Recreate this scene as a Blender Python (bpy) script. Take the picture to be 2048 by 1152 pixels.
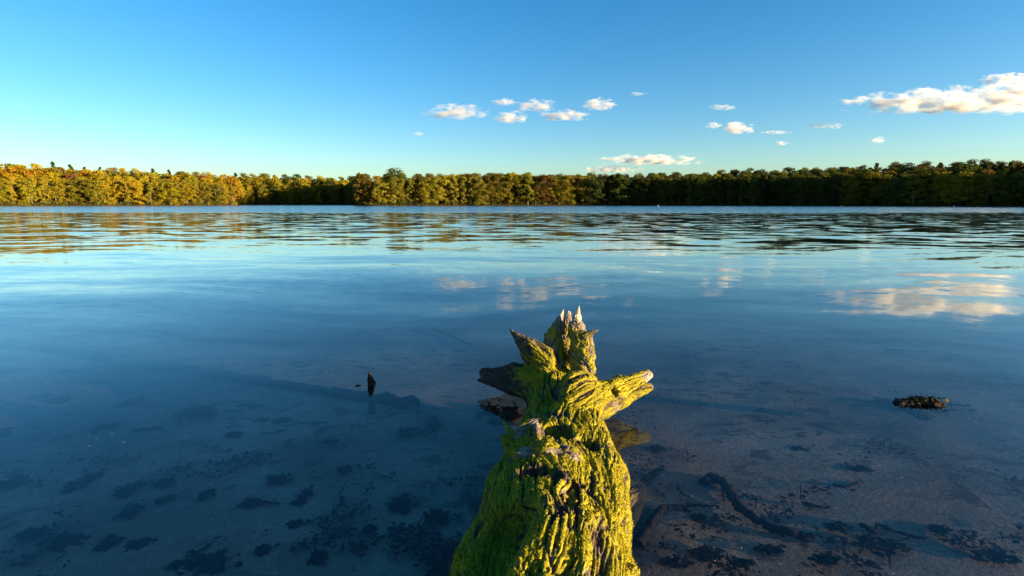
import bpy, bmesh, math, random
import numpy as np
from mathutils import Vector, Matrix

R = math.radians
scene = bpy.context.scene
for o in list(bpy.data.objects):
    bpy.data.objects.remove(o)

# ------------------------------------------------------------------ camera
CAM_H = 1.2
PITCH = R(9.43)
FPX = 1024.0                      # focal length in pixels of the 2048 px photograph
cam = bpy.data.cameras.new('camera')
cam.sensor_width = 36.0
cam.lens = 18.0
cam.clip_start = 0.05
cam.clip_end = 30000.0
cam_o = bpy.data.objects.new('camera', cam)
scene.collection.objects.link(cam_o)
cam_o.location = (0, 0, CAM_H)
cam_o.rotation_euler = (math.pi / 2 - PITCH, 0, 0)
scene.camera = cam_o

# ------------------------------------------------------------------ sky and sun
SUN_AZ = R(112.0)                 # clockwise from the viewing direction (+Y)
SUN_EL = R(6.8)
SUN_DIR = Vector((math.sin(SUN_AZ) * math.cos(SUN_EL), math.cos(SUN_AZ) * math.cos(SUN_EL), math.sin(SUN_EL)))
world = bpy.data.worlds.new('World')
scene.world = world
world.use_nodes = True
wn = world.node_tree.nodes
wl = world.node_tree.links
wn.clear()
w_out = wn.new('ShaderNodeOutputWorld')
w_bg = wn.new('ShaderNodeBackground')
w_sky = wn.new('ShaderNodeTexSky')
w_sky.sky_type = 'NISHITA'
w_sky.sun_disc = False
w_sky.sun_elevation = SUN_EL
w_sky.sun_rotation = SUN_AZ
w_sky.altitude = 1900
w_sky.air_density = 1.2
w_sky.dust_density = 2.6
w_sky.ozone_density = 2.8
w_hs = wn.new('ShaderNodeHueSaturation')
w_hs.inputs['Hue'].default_value = 0.502
w_hs.inputs['Saturation'].default_value = 1.27
w_bg.inputs['Strength'].default_value = 0.075
wl.new(w_sky.outputs[0], w_hs.inputs['Color'])
wl.new(w_hs.outputs[0], w_bg.inputs['Color'])
wl.new(w_bg.outputs[0], w_out.inputs['Surface'])

sun = bpy.data.lights.new('sun', 'SUN')
sun.energy = 5.0
sun.angle = R(0.5)
sun.color = (1.0, 0.78, 0.46)
sun_o = bpy.data.objects.new('sun', sun)
scene.collection.objects.link(sun_o)
sun_o.location = SUN_DIR * 50
sun_o.rotation_euler = SUN_DIR.to_track_quat('Z', 'Y').to_euler()

scene.view_settings.view_transform = 'Standard'
scene.view_settings.look = 'None'
scene.view_settings.exposure = 2.1
scene.view_settings.gamma = 1.0
scene.view_settings.use_curve_mapping = False
scene.render.engine = 'CYCLES'
cy = scene.cycles
cy.use_denoising = True
cy.max_bounces = 8
cy.diffuse_bounces = 3
cy.glossy_bounces = 3
cy.transmission_bounces = 4
cy.volume_bounces = 8
cy.transparent_max_bounces = 16
cy.volume_max_steps = 128
cy.sample_clamp_indirect = 6.0

# ------------------------------------------------------------------ helpers
col = scene.collection
CP, SP = math.cos(PITCH), math.sin(PITCH)

def ray(u, v):
    cx, cyy = (u - 1024) / FPX, (576 - v) / FPX
    return np.array((cx, CP + cyy * SP, -SP + cyy * CP))

def P(u, v, y):                   # the point at distance y ahead seen at (u, v)
    d = ray(u, v)
    return np.array((0, 0, CAM_H)) + d * (y / d[1])

def PZ(u, v, z=0.0):              # the point at height z seen at (u, v)
    d = ray(u, v)
    return np.array((0, 0, CAM_H)) + d * ((z - CAM_H) / d[2])

def project(p):
    q = np.asarray(p, float) - np.array((0, 0, CAM_H))
    depth = q[1] * CP - q[2] * SP
    up = q[1] * SP + q[2] * CP
    return 1024 + FPX * q[0] / depth, 576 - FPX * up / depth

def tag(o, label=None, cat=None, group=None, kind=None):
    if label: o['label'] = label
    if cat: o['category'] = cat
    if group: o['group'] = group
    if kind: o['kind'] = kind
    return o

def link(name, me, parent=None, mat=None):
    o = bpy.data.objects.new(name, me)
    col.objects.link(o)
    if mat is not None and me is not None and not me.materials:
        me.materials.append(mat)
    if parent is not None:
        o.parent = parent
    return o

def empty(name, loc=(0, 0, 0), rz=0.0):
    o = bpy.data.objects.new(name, None)
    o.empty_display_size = 0.1
    o.location = loc
    o.rotation_euler = (0, 0, rz)
    col.objects.link(o)
    return o

def mesh_from(name, verts, faces, smooth=True):
    me = bpy.data.meshes.new(name)
    verts = np.asarray(verts, np.float32)
    faces = np.asarray(faces, np.int32)
    n, k = faces.shape
    me.vertices.add(len(verts))
    me.vertices.foreach_set('co', verts.ravel())
    me.loops.add(n * k)
    me.loops.foreach_set('vertex_index', faces.ravel())
    me.polygons.add(n)
    me.polygons.foreach_set('loop_start', np.arange(n, dtype=np.int32) * k)
    me.polygons.foreach_set('use_smooth', np.full(n, smooth))
    me.update(calc_edges=True)
    me.validate()
    return me

# gradient noise
_rs = np.random.RandomState(7)
_perm = np.concatenate([_rs.permutation(256)] * 3).astype(np.int64)
_grad = _rs.normal(size=(256, 3))
_grad /= np.linalg.norm(_grad, axis=1)[:, None]

def pnoise(p):
    p = np.asarray(p, np.float64)
    i = np.floor(p).astype(np.int64)
    f = p - i
    i &= 255
    w = f * f * f * (f * (f * 6 - 15) + 10)
    out = 0.0
    for dx in (0, 1):
        wx = w[:, 0] if dx else 1 - w[:, 0]
        for dy in (0, 1):
            wy = w[:, 1] if dy else 1 - w[:, 1]
            for dz in (0, 1):
                wz = w[:, 2] if dz else 1 - w[:, 2]
                h = _perm[_perm[_perm[(i[:, 0] + dx) & 255] + ((i[:, 1] + dy) & 255)] + ((i[:, 2] + dz) & 255)]
                g = _grad[h]
                d = g[:, 0] * (f[:, 0] - dx) + g[:, 1] * (f[:, 1] - dy) + g[:, 2] * (f[:, 2] - dz)
                out = out + wx * wy * wz * d
    return out * 1.6

def fbm(p, octs=4, gain=0.5):
    a, s, o = 1.0, 0.0, 0.0
    p = np.asarray(p, float)
    for k in range(octs):
        o = o + a * pnoise(p + 17.3 * k)
        p = p * 2.03
        a *= gain
    return o

def sstep(a, b, x):
    t = np.clip((x - a) / (b - a), 0, 1)
    return t * t * (3 - 2 * t)

def surface_net(F, org, h):
    """quads around the zero level of the grid F (inside is negative)"""
    nx, ny, nz = F.shape
    S = F < 0
    c = np.zeros((nx - 1, ny - 1, nz - 1), np.int8)
    sl = lambda d, n: slice(d, n - 1 + d)
    for dx in (0, 1):
        for dy in (0, 1):
            for dz in (0, 1):
                c += S[sl(dx, nx), sl(dy, ny), sl(dz, nz)]
    act = (c > 0) & (c < 8)
    idx = -np.ones(act.shape, np.int64)
    ai = np.argwhere(act)
    idx[act] = np.arange(len(ai))
    acc = np.zeros((len(ai), 3))
    cnt = np.zeros(len(ai))
    corners = [(a, b, d) for a in (0, 1) for b in (0, 1) for d in (0, 1)]
    val = {k: F[ai[:, 0] + k[0], ai[:, 1] + k[1], ai[:, 2] + k[2]] for k in corners}
    for k in corners:
        for ax in range(3):
            if k[ax] == 0:
                k2 = list(k); k2[ax] = 1; k2 = tuple(k2)
                a, b = val[k], val[k2]
                m = (a < 0) != (b < 0)
                t = np.where(m, a / np.where(m, a - b, 1), 0)
                pt = np.tile(np.array(k, float), (len(ai), 1))
                pt[:, ax] += t
                acc[m] += pt[m]
                cnt[m] += 1
    V = np.array(org) + (ai + acc / cnt[:, None]) * h
    faces = []
    for ax in range(3):
        a1, a2 = [(1, 2), (2, 0), (0, 1)][ax]
        n = [nx, ny, nz]
        s0 = [slice(1, m - 1) for m in n]; s1 = [slice(1, m - 1) for m in n]
        s0[ax] = slice(0, n[ax] - 1); s1[ax] = slice(1, n[ax])
        A, B = S[tuple(s0)], S[tuple(s1)]
        for flip, M in ((False, A & ~B), (True, ~A & B)):
            e = np.argwhere(M)
            if not len(e): continue
            e[:, a1] += 1; e[:, a2] += 1
            q = []
            for (i, j) in ((1, 1), (0, 1), (0, 0), (1, 0)):
                cc = e.copy(); cc[:, a1] -= i; cc[:, a2] -= j
                q.append(idx[cc[:, 0], cc[:, 1], cc[:, 2]])
            q = np.stack(q, 1)
            faces.append(q[:, ::-1] if flip else q)
    return V, np.concatenate(faces)

def mat_new(name):
    m = bpy.data.materials.new(name)
    m.use_nodes = True
    m.node_tree.nodes.clear()
    return m, m.node_tree.nodes, m.node_tree.links

def out_node(n, l, surf=None, vol=None):
    o = n.new('ShaderNodeOutputMaterial')
    if surf is not None: l.new(surf, o.inputs['Surface'])
    if vol is not None: l.new(vol, o.inputs['Volume'])
    return o

def math_n(n, l, op, a, b=None, c=None, clamp=False):
    m = n.new('ShaderNodeMath'); m.operation = op; m.use_clamp = clamp
    for i, s in enumerate((a, b, c)):
        if s is None: continue
        if isinstance(s, (int, float)): m.inputs[i].default_value = s
        else: l.new(s, m.inputs[i])
    return m.outputs[0]

def noise_n(n, l, vec, scale, detail=4, rough=0.5, dist=0.0, dim='3D'):
    t = n.new('ShaderNodeTexNoise'); t.noise_dimensions = dim
    t.inputs['Scale'].default_value = scale
    t.inputs['Detail'].default_value = detail
    t.inputs['Roughness'].default_value = rough
    t.inputs['Distortion'].default_value = dist
    if vec is not None: l.new(vec, t.inputs['Vector'])
    return t

def ramp_n(n, l, fac, stops):
    r = n.new('ShaderNodeValToRGB')
    el = r.color_ramp.elements
    while len(el) < len(stops): el.new(0.5)
    for e, (p, c) in zip(el, stops):
        e.position = p; e.color = (*c, 1.0) if len(c) == 3 else c
    l.new(fac, r.inputs[0])
    return r.outputs[0]

def maprange(n, l, v, a, b, c=0.0, d=1.0, smooth=False):
    m = n.new('ShaderNodeMapRange')
    if smooth: m.interpolation_type = 'SMOOTHSTEP'
    for i, s in enumerate((a, b, c, d)): m.inputs[i + 1].default_value = s
    l.new(v, m.inputs[0])
    return m.outputs[0]

def mapping_n(n, l, vec, scale=(1, 1, 1), rot=(0, 0, 0), loc=(0, 0, 0)):
    m = n.new('ShaderNodeMapping')
    m.inputs['Scale'].default_value = scale
    m.inputs['Rotation'].default_value = rot
    m.inputs['Location'].default_value = loc
    l.new(vec, m.inputs['Vector'])
    return m.outputs[0]

def mix_col(n, l, fac, a, b, mode='MIX'):
    m = n.new('ShaderNodeMix'); m.data_type = 'RGBA'; m.blend_type = mode
    if isinstance(fac, (int, float)): m.inputs[0].default_value = fac
    else: l.new(fac, m.inputs[0])
    for i, s in ((6, a), (7, b)):
        if isinstance(s, tuple): m.inputs[i].default_value = (*s, 1.0)
        else: l.new(s, m.inputs[i])
    return m.outputs[2]

def vmath(n, l, op, a, b=None):
    m = n.new('ShaderNodeVectorMath'); m.operation = op
    for i, s in enumerate((a, b)):
        if s is None: continue
        if isinstance(s, tuple): m.inputs[i].default_value = s
        elif isinstance(s, float): m.inputs['Scale'].default_value = s
        else: l.new(s, m.inputs[i])
    return m.outputs[0]

# ------------------------------------------------------------------ water
def make_water_material():
    m, n, l = mat_new('lake_water')
    geo = n.new('ShaderNodeNewGeometry')
    pos = geo.outputs['Position']
    sep = n.new('ShaderNodeSeparateXYZ'); l.new(pos, sep.inputs[0])
    # slow bending of the wave crests
    wob = noise_n(n, l, pos, 0.11, 2)
    wobv = vmath(n, l, 'MULTIPLY', vmath(n, l, 'SUBTRACT', wob.outputs['Color'], (0.5, 0.5, 0.5)), (3.0, 5.0, 0.0))
    p2 = vmath(n, l, 'ADD', pos, wobv)
    def slope(scale_xy, rot, sc, detail, amp_x, amp_y, rough=0.5):
        mp = mapping_n(n, l, p2, (scale_xy[0], scale_xy[1], 1.0), (0, 0, rot))
        t = noise_n(n, l, mp, sc, detail, rough)
        return vmath(n, l, 'MULTIPLY', vmath(n, l, 'SUBTRACT', t.outputs['Color'], (0.5, 0.5, 0.5)), (amp_x, amp_y, 0.0))
    dist = vmath(n, l, 'LENGTH', pos)
    lm = n.new('ShaderNodeVectorMath'); lm.operation = 'LENGTH'; l.new(pos, lm.inputs[0]); dist = lm.outputs['Value']
    def scaled(vec, fac):
        s = n.new('ShaderNodeVectorMath'); s.operation = 'SCALE'
        l.new(vec, s.inputs[0])
        if isinstance(fac, float): s.inputs['Scale'].default_value = fac
        else: l.new(fac, s.inputs['Scale'])
        return s.outputs[0]
    # long low swell close by
    near = slope((0.20, 1.0), 0.13, 1.25, 1.5, 0.04, 0.105)
    near2 = slope((0.35, 1.0), -0.16, 4.5, 2.0, 0.035, 0.036)
    calm = noise_n(n, l, mapping_n(n, l, pos, (0.5, 1.0, 1.0)), 0.35, 2)
    calmf = maprange(n, l, calm.outputs[0], 0.35, 0.65, 0.45, 1.1)
    nf = math_n(n, l, 'MULTIPLY', calmf, maprange(n, l, dist, 1.5, 6.0, 0.45, 1.0))
    s = scaled(vmath(n, l, 'ADD', near, near2), nf)
    # ripples further out
    mid = slope((0.36, 1.0), 0.05, 2.4, 3.0, 0.05, 0.13)
    mid = vmath(n, l, 'ADD', mid, slope((0.75, 1.0), 0.08, 1.0, 2.0, 0.05, 0.18))
    s = vmath(n, l, 'ADD', s, scaled(mid, maprange(n, l, dist, 9.0, 26.0, 0.0, 1.0, True)))
    # wind-ruffled water towards the far shore
    brz = noise_n(n, l, mapping_n(n, l, pos, (0.12, 1.0, 1.0)), 0.05, 3)
    edge = math_n(n, l, 'ADD', sep.outputs['Y'], math_n(n, l, 'MULTIPLY', math_n(n, l, 'SUBTRACT', brz.outputs[0], 0.5), 40.0))
    wind = maprange(n, l, edge, 58.0, 76.0, 0.0, 1.0, True)
    far = slope((0.6, 1.0), 0.0, 3.0, 3.0, 0.45, 0.8, 0.65)
    far = vmath(n, l, 'ADD', far, (0.0, -0.07, 0.0))   # constant tilt towards the viewer, added so the band reflects higher sky
    s = vmath(n, l, 'ADD', s, scaled(far, wind))
    fine = slope((0.45, 1.0), 0.2, 11.0, 2.0, 0.016, 0.034)
    s = vmath(n, l, 'ADD', s, scaled(fine, maprange(n, l, dist, 3.0, 9.0, 0.15, 1.0)))
    nrm = vmath(n, l, 'NORMALIZE', vmath(n, l, 'ADD', s, (0.0, 0.0, 1.0)))
    fr = n.new('ShaderNodeFresnel'); l.new(nrm, fr.inputs['Normal'])
    # same reflectance from both sides (the surface is not bent by refraction here)
    l.new(maprange(n, l, geo.outputs['Backfacing'], 0, 1, 1.333, 1 / 1.333), fr.inputs['IOR'])
    tr = n.new('ShaderNodeBsdfTransparent'); tr.inputs['Color'].default_value = (0.93, 0.97, 0.98, 1)
    gl = n.new('ShaderNodeBsdfGlossy'); gl.inputs['Roughness'].default_value = 0.055
    l.new(nrm, gl.inputs['Normal'])
    mx = n.new('ShaderNodeMixShader')
    l.new(math_n(n, l, 'MULTIPLY', fr.outputs[0], math_n(n, l, 'MULTIPLY_ADD', fr.outputs[0], 1.3, 1.0), clamp=True), mx.inputs[0]); l.new(tr.outputs[0], mx.inputs[1]); l.new(gl.outputs[0], mx.inputs[2])
    va = n.new('ShaderNodeVolumeAbsorption')
    va.inputs['Color'].default_value = (0.68, 0.74, 0.78, 1)
    va.inputs['Density'].default_value = 0.6
    out_node(n, l, mx.outputs[0], va.outputs[0])
    return m

# ------------------------------------------------------------------ shore line and hills
SHORE = [(-2600, 60), (-1500, 110), (-700, 170), (-300, 205), (0, 232), (200, 243), (330, 250), (430, 258), (466, 266),
         (478, 296), (500, 312), (600, 320), (690, 322), (710, 318), (716, 268), (730, 256), (850, 262), (1000, 270),
         (1150, 275), (1300, 268), (1450, 254), (1600, 238), (1750, 220), (1900, 200), (2048, 182), (2250, 158), (2600, 130), (3300, 105)]
SKY = [(-400, 322), (0, 328), (120, 331), (200, 335), (300, 340), (400, 345), (465, 348), (550, 350), (650, 353), (720, 354), (850, 350), (950, 346),
       (1100, 349), (1200, 349), (1300, 348), (1400, 344), (1500, 340), (1600, 337), (1700, 333), (1850, 328), (2048, 322), (2400, 315)]
FRONT = [(-400, 350), (0, 356), (200, 360), (330, 364), (430, 366), (470, 372), (490, 378), (600, 378), (705, 372), (718, 368), (760, 362), (850, 357),
         (950, 353), (1100, 354), (1300, 356), (1500, 354), (1700, 350), (1900, 348), (2048, 345), (2400, 340)]
interp = lambda tab, u: np.interp(u, [a for a, b in tab], [b for a, b in tab])

def shore_y(u): return interp(SHORE, u)
def world_x(u, y): return (u - 1024) / FPX * (y * CP + CAM_H * SP)
def v_to_z(v, y): return CAM_H + (406.0 - v) / FPX * y * 1.027
def ground(u, d):
    y = shore_y(u) + d
    zs = v_to_z(interp(SKY, u), y + 20) - 15.0
    return 0.35 + np.clip(zs, 0.5, 60) * sstep(2, 62, d)

def make_terrain():
    us = np.unique(np.concatenate([np.linspace(-2600, 3300, 240), [466, 470, 474, 478, 710, 712, 714, 716]]))
    ds = np.array([-6, -2, -0.6, 0, 1.2, 4, 9, 16, 25, 36, 50, 66, 85, 120, 200, 400, 900])
    V = []
    for u in us:
        y0 = shore_y(u)
        for d in ds:
            y = y0 + d
            z = ground(u, max(d, 0)) if d >= 0 else -0.5 * (-d) ** 0.7
            if d == 0: z = 0.12
            V.append((world_x(u, y), y, z))
    V = np.array(V)
    V[:, 2] += 0.18 * fbm(V * 0.11, 3) * (V[:, 2] > 0.3)
    n = len(ds)
    F = [(i * n + j, (i + 1) * n + j, (i + 1) * n + j + 1, i * n + j + 1) for i in range(len(us) - 1) for j in range(n - 1)]
    m, nn, l = mat_new('forest_floor')
    geo = nn.new('ShaderNodeNewGeometry')
    t = noise_n(nn, l, geo.outputs['Position'], 0.6, 5, 0.6)
    c = ramp_n(nn, l, t.outputs[0], [(0.3, (0.035, 0.028, 0.014)), (0.55, (0.075, 0.055, 0.02)), (0.75, (0.06, 0.07, 0.02))])
    b = nn.new('ShaderNodeBsdfDiffuse'); l.new(c, b.inputs['Color'])
    out_node(nn, l, b.outputs[0])
    o = link('wooded_shore', mesh_from('wooded_shore', V, F), None, m)
    tag(o, 'low wooded banks rising around the far side of the lake', kind='structure')

def bed_z(x, y):
    d = np.maximum(y - 0.55 - 0.06 * x, 0)
    return -(0.075 + 0.03 * d + 0.006 * np.minimum(d, 30) ** 1.9)

def make_bed():
    ys = np.concatenate([np.linspace(-6, 0.5, 8), np.linspace(0.7, 8, 130), np.geomspace(8.2, 420, 50)])
    xs = np.concatenate([-np.geomspace(420, 5.2, 30), np.linspace(-5, 5, 150), np.geomspace(5.2, 420, 30)])
    X, Y = np.meshgrid(xs, ys, indexing='ij')
    pts = np.stack([X.ravel(), Y.ravel(), np.zeros(X.size)], 1)
    Z = np.where(pts[:, 1] < 0.5, -0.075 + (0.5 - pts[:, 1]) * 0.07, bed_z(pts[:, 0], pts[:, 1]))
    near = np.exp(-np.abs(pts[:, 1]) / 9.0)
    Z = Z + near * (0.02 * fbm(pts * 0.9, 3) + 0.008 * fbm(pts * 4.0, 3))
    Z = np.where(pts[:, 1] > 100, np.minimum(Z, -2.0), Z)
    pts[:, 2] = np.maximum(Z, -8)
    n = len(ys)
    F = [(i * n + j, (i + 1) * n + j, (i + 1) * n + j + 1, i * n + j + 1) for i in range(len(xs) - 1) for j in range(n - 1)]
    m, nn, l = mat_new('silty_sand')
    geo = nn.new('ShaderNodeNewGeometry'); pos = geo.outputs['Position']
    big = noise_n(nn, l, pos, 1.1, 4, 0.55, 0.4)
    grain = noise_n(nn, l, pos, 55.0, 4, 0.7)
    sand = ramp_n(nn, l, big.outputs[0], [(0.30, (0.18, 0.118, 0.078)), (0.5, (0.32, 0.215, 0.145)), (0.72, (0.41, 0.29, 0.205))])
    sand = mix_col(nn, l, maprange(nn, l, grain.outputs[0], 0.35, 0.7, 0.0, 0.55), sand, (0.06, 0.045, 0.035))
    # loose dark mulm lying in patches and streaks
    mul = noise_n(nn, l, mapping_n(nn, l, pos, (1.0, 1.5, 1.0), (0, 0, 0.35)), 5.5, 6, 0.62, 0.6)
    area = noise_n(nn, l, pos, 0.8, 3)
    mf = math_n(nn, l, 'MULTIPLY', maprange(nn, l, mul.outputs[0], 0.53, 0.60), maprange(nn, l, area.outputs[0], 0.40, 0.62, 0.15, 1.0))
    c = mix_col(nn, l, math_n(nn, l, 'MULTIPLY', mf, 0.8), sand, (0.022, 0.018, 0.014))
    # pale shell flecks
    vor = nn.new('ShaderNodeTexVoronoi'); vor.inputs['Scale'].default_value = 7.0; l.new(pos, vor.inputs['Vector'])
    sepc = nn.new('ShaderNodeSeparateColor'); l.new(vor.outputs['Color'], sepc.inputs[0])
    fl = math_n(nn, l, 'MULTIPLY', math_n(nn, l, 'LESS_THAN', vor.outputs['Distance'], 0.035), math_n(nn, l, 'GREATER_THAN', sepc.outputs[0], 0.72))
    c = mix_col(nn, l, fl, c, (0.42, 0.39, 0.34))
    b = nn.new('ShaderNodeBsdfDiffuse'); l.new(c, b.inputs['Color'])
    bp = nn.new('ShaderNodeBump'); bp.inputs['Strength'].default_value = 0.6; bp.inputs['Distance'].default_value = 0.012
    l.new(math_n(nn, l, 'ADD', grain.outputs[0], math_n(nn, l, 'MULTIPLY', mul.outputs[0], 2.0)), bp.inputs['Height'])
    l.new(bp.outputs[0], b.inputs['Normal'])
    out_node(nn, l, b.outputs[0])
    o = link('lake_bed', mesh_from('lake_bed', pts, F), None, m)
    tag(o, 'silty sand lake bed with dark mulm seen through shallow water', kind='structure')

def make_water():
    me = bpy.data.meshes.new('lake_water')
    bm = bmesh.new()
    bmesh.ops.create_cube(bm, size=1.0)
    for v in bm.verts:
        v.co = Vector((v.co.x * 1400, v.co.y * 900 + 445, 0.0 if v.co.z > 0 else -14.0))
    bm.to_mesh(me); bm.free()
    o = link('lake_water', me, None, make_water_material())
    tag(o, 'calm blue lake water, clear in the shallows and ruffled far out', kind='structure')

make_terrain()
make_bed()
make_water()

# ------------------------------------------------------------------ trees
def make_leaf_material(name, use_attr):
    m, n, l = mat_new(name)
    geo = n.new('ShaderNodeNewGeometry')
    if use_attr:
        a = n.new('ShaderNodeAttribute'); a.attribute_name = 'tint'; base = a.outputs['Color']
    else:
        a = n.new('ShaderNodeObjectInfo'); base = a.outputs['Color']
    hs = n.new('ShaderNodeHueSaturation')
    l.new(base, hs.inputs['Color'])
    l.new(maprange(n, l, geo.outputs['Random Per Island'], 0, 1, 0.475, 0.525), hs.inputs['Hue'])
    rnd2 = math_n(n, l, 'FRACT', math_n(n, l, 'MULTIPLY', geo.outputs['Random Per Island'], 37.7))
    l.new(maprange(n, l, rnd2, 0, 1, 0.78, 1.18), hs.inputs['Value'])
    d = n.new('ShaderNodeBsdfDiffuse'); l.new(hs.outputs[0], d.inputs['Color'])
    t = n.new('ShaderNodeBsdfTranslucent'); l.new(hs.outputs[0], t.inputs['Color'])
    mx = n.new('ShaderNodeMixShader'); mx.inputs[0].default_value = 0.42
    l.new(d.outputs[0], mx.inputs[1]); l.new(t.outputs[0], mx.inputs[2])
    out_node(n, l, mx.outputs[0])
    return m

LEAF = make_leaf_material('autumn_leaves', False)
LEAF_MASS = make_leaf_material('autumn_leaves_mass', True)
m_, n_, l_ = mat_new('tree_bark')
t_ = noise_n(n_, l_, mapping_n(n_, l_, n_.new('ShaderNodeTexCoord').outputs['Object'], (3, 3, 0.6)), 3.0, 4)
c_ = ramp_n(n_, l_, t_.outputs[0], [(0.35, (0.07, 0.055, 0.04)), (0.65, (0.20, 0.165, 0.12))])
b_ = n_.new('ShaderNodeBsdfDiffuse'); l_.new(c_, b_.inputs['Color']); out_node(n_, l_, b_.outputs[0])
BARK = m_

def tube_into(V, F, pts, radii, seg=6):
    pts = [np.asarray(p, float) for p in pts]
    base = len(V)
    for i, p in enumerate(pts):
        d = pts[min(i + 1, len(pts) - 1)] - pts[max(i - 1, 0)]
        d = d / (np.linalg.norm(d) + 1e-9)
        a = np.cross(d, (0.31, 0.17, 0.93) if abs(d[2]) < 0.9 else (1, 0, 0)); a /= np.linalg.norm(a)
        b = np.cross(d, a)
        for k in range(seg):
            th = 2 * math.pi * k / seg
            V.append(p + radii[i] * (a * math.cos(th) + b * math.sin(th)))
    for i in range(len(pts) - 1):
        for k in range(seg):
            k2 = (k + 1) % seg
            F.append((base + i * seg + k, base + i * seg + k2, base + (i + 1) * seg + k2, base + (i + 1) * seg + k))

TREE_H = 14.0
def tree_variant(seed, kind):
    rng = np.random.RandomState(seed)
    tv, tf = [], []
    lean = rng.normal(size=2) * 0.35
    crown_c, crown_r = [], []
    if kind == 'broad':
        bottom, wid = 0.04 + 0.1 * rng.rand(), 3.3 + 1.0 * rng.rand()
        ncl = 76
        for k in range(ncl):
            f = rng.rand() ** 0.85
            z = TREE_H * (bottom + (0.93 - bottom) * f)
            prof = (math.sin(math.pi * (0.16 + 0.8 * f))) ** 0.5
            rr = wid * prof * math.sqrt(rng.rand()) * 0.95
            th = rng.rand() * 6.283
            crown_c.append((rr * math.cos(th) + lean[0] * f, rr * math.sin(th) + lean[1] * f, z))
            crown_r.append(0.85 + 0.7 * rng.rand())
    elif kind == 'slim':
        bottom, wid = 0.05 + 0.10 * rng.rand(), 2.0 + 0.6 * rng.rand()
        ncl = 38
        for k in range(ncl):
            f = rng.rand()
            z = TREE_H * (bottom + (0.96 - bottom) * f)
            rr = wid * (1 - f) ** 0.4 * (0.5 + 0.5 * min(1, f * 4)) * math.sqrt(rng.rand())
            th = rng.rand() * 6.283
            crown_c.append((rr * math.cos(th) + lean[0] * f, rr * math.sin(th) + lean[1] * f, z))
            crown_r.append(0.55 + 0.55 * rng.rand())
    else:                                  # pine
        ncl = 40
        for k in range(ncl):
            f = (k + rng.rand()) / ncl
            z = TREE_H * (0.34 + 0.64 * f)
            rr = (2.1 * (1 - f) ** 0.75 + 0.15) * (0.3 + 0.7 * rng.rand())
            th = rng.rand() * 6.283
            crown_c.append((rr * math.cos(th), rr * math.sin(th), z))
            crown_r.append(0.45 + 0.45 * rng.rand() * (1.15 - f))
    top = TREE_H * (0.9 if kind != 'pine' else 0.98)
    zs = np.linspace(-0.6, top, 8)
    pts = [(lean[0] * max(z, 0) / TREE_H + 0.08 * math.sin(z * 0.8 + seed), lean[1] * max(z, 0) / TREE_H + 0.08 * math.cos(z * 0.6 + seed), z) for z in zs]
    tube_into(tv, tf, pts, [0.24 * (1 - 0.9 * (i / 7)) + 0.02 for i in range(8)], 7)
    for k in range(0, len(crown_c), 4):    # limbs out to some of the clumps
        c = np.array(crown_c[k]); z0 = max(TREE_H * 0.12, c[2] - 2.2)
        p0 = np.array((lean[0] * z0 / TREE_H, lean[1] * z0 / TREE_H, z0))
        tube_into(tv, tf, [p0, (p0 + c) / 2 + (0, 0, 0.2), c], [0.09, 0.06, 0.025], 5)
    # leaves
    cc = np.array(crown_c); cr = np.array(crown_r)
    nl = 5600
    pick = rng.choice(len(cc), nl, p=cr ** 2 / np.sum(cr ** 2))
    dirs = rng.normal(size=(nl, 3)); dirs /= np.linalg.norm(dirs, axis=1)[:, None]
    rad = cr[pick] * (0.55 + 0.5 * rng.rand(nl))
    squash = np.array((1, 1, 0.72 if kind != 'pine' else 0.5))
    c = cc[pick] + dirs * rad[:, None] * squash
    nrm = dirs + 0.4 * rng.normal(size=(nl, 3)) + np.array((0, 0, 0.15)); nrm /= np.linalg.norm(nrm, axis=1)[:, None]
    a = np.cross(nrm, rng.normal(size=(nl, 3))); a /= np.linalg.norm(a, axis=1)[:, None]
    b = np.cross(nrm, a)
    s = (0.15 + 0.14 * rng.rand(nl))[:, None]
    if kind == 'pine': s = s * 0.8
    V = np.stack([c + a * s, c + b * s * 0.7, c - a * s, c - b * s * 0.7], 1).reshape(-1, 3)
    Fq = np.arange(nl * 4).reshape(nl, 4)
    return mesh_from('trunk', np.array(tv), tf), mesh_from('crown', V, Fq, False)

VARS = {}
sd = 11
for kind, cnt in (('broad', 7), ('slim', 4), ('pine', 3)):
    VARS[kind] = []
    for k in range(cnt):
        tme, cme = tree_variant(sd, kind); sd += 1
        tme.materials.append(BARK); cme.materials.append(LEAF)
        VARS[kind].append((tme, cme))

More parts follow.
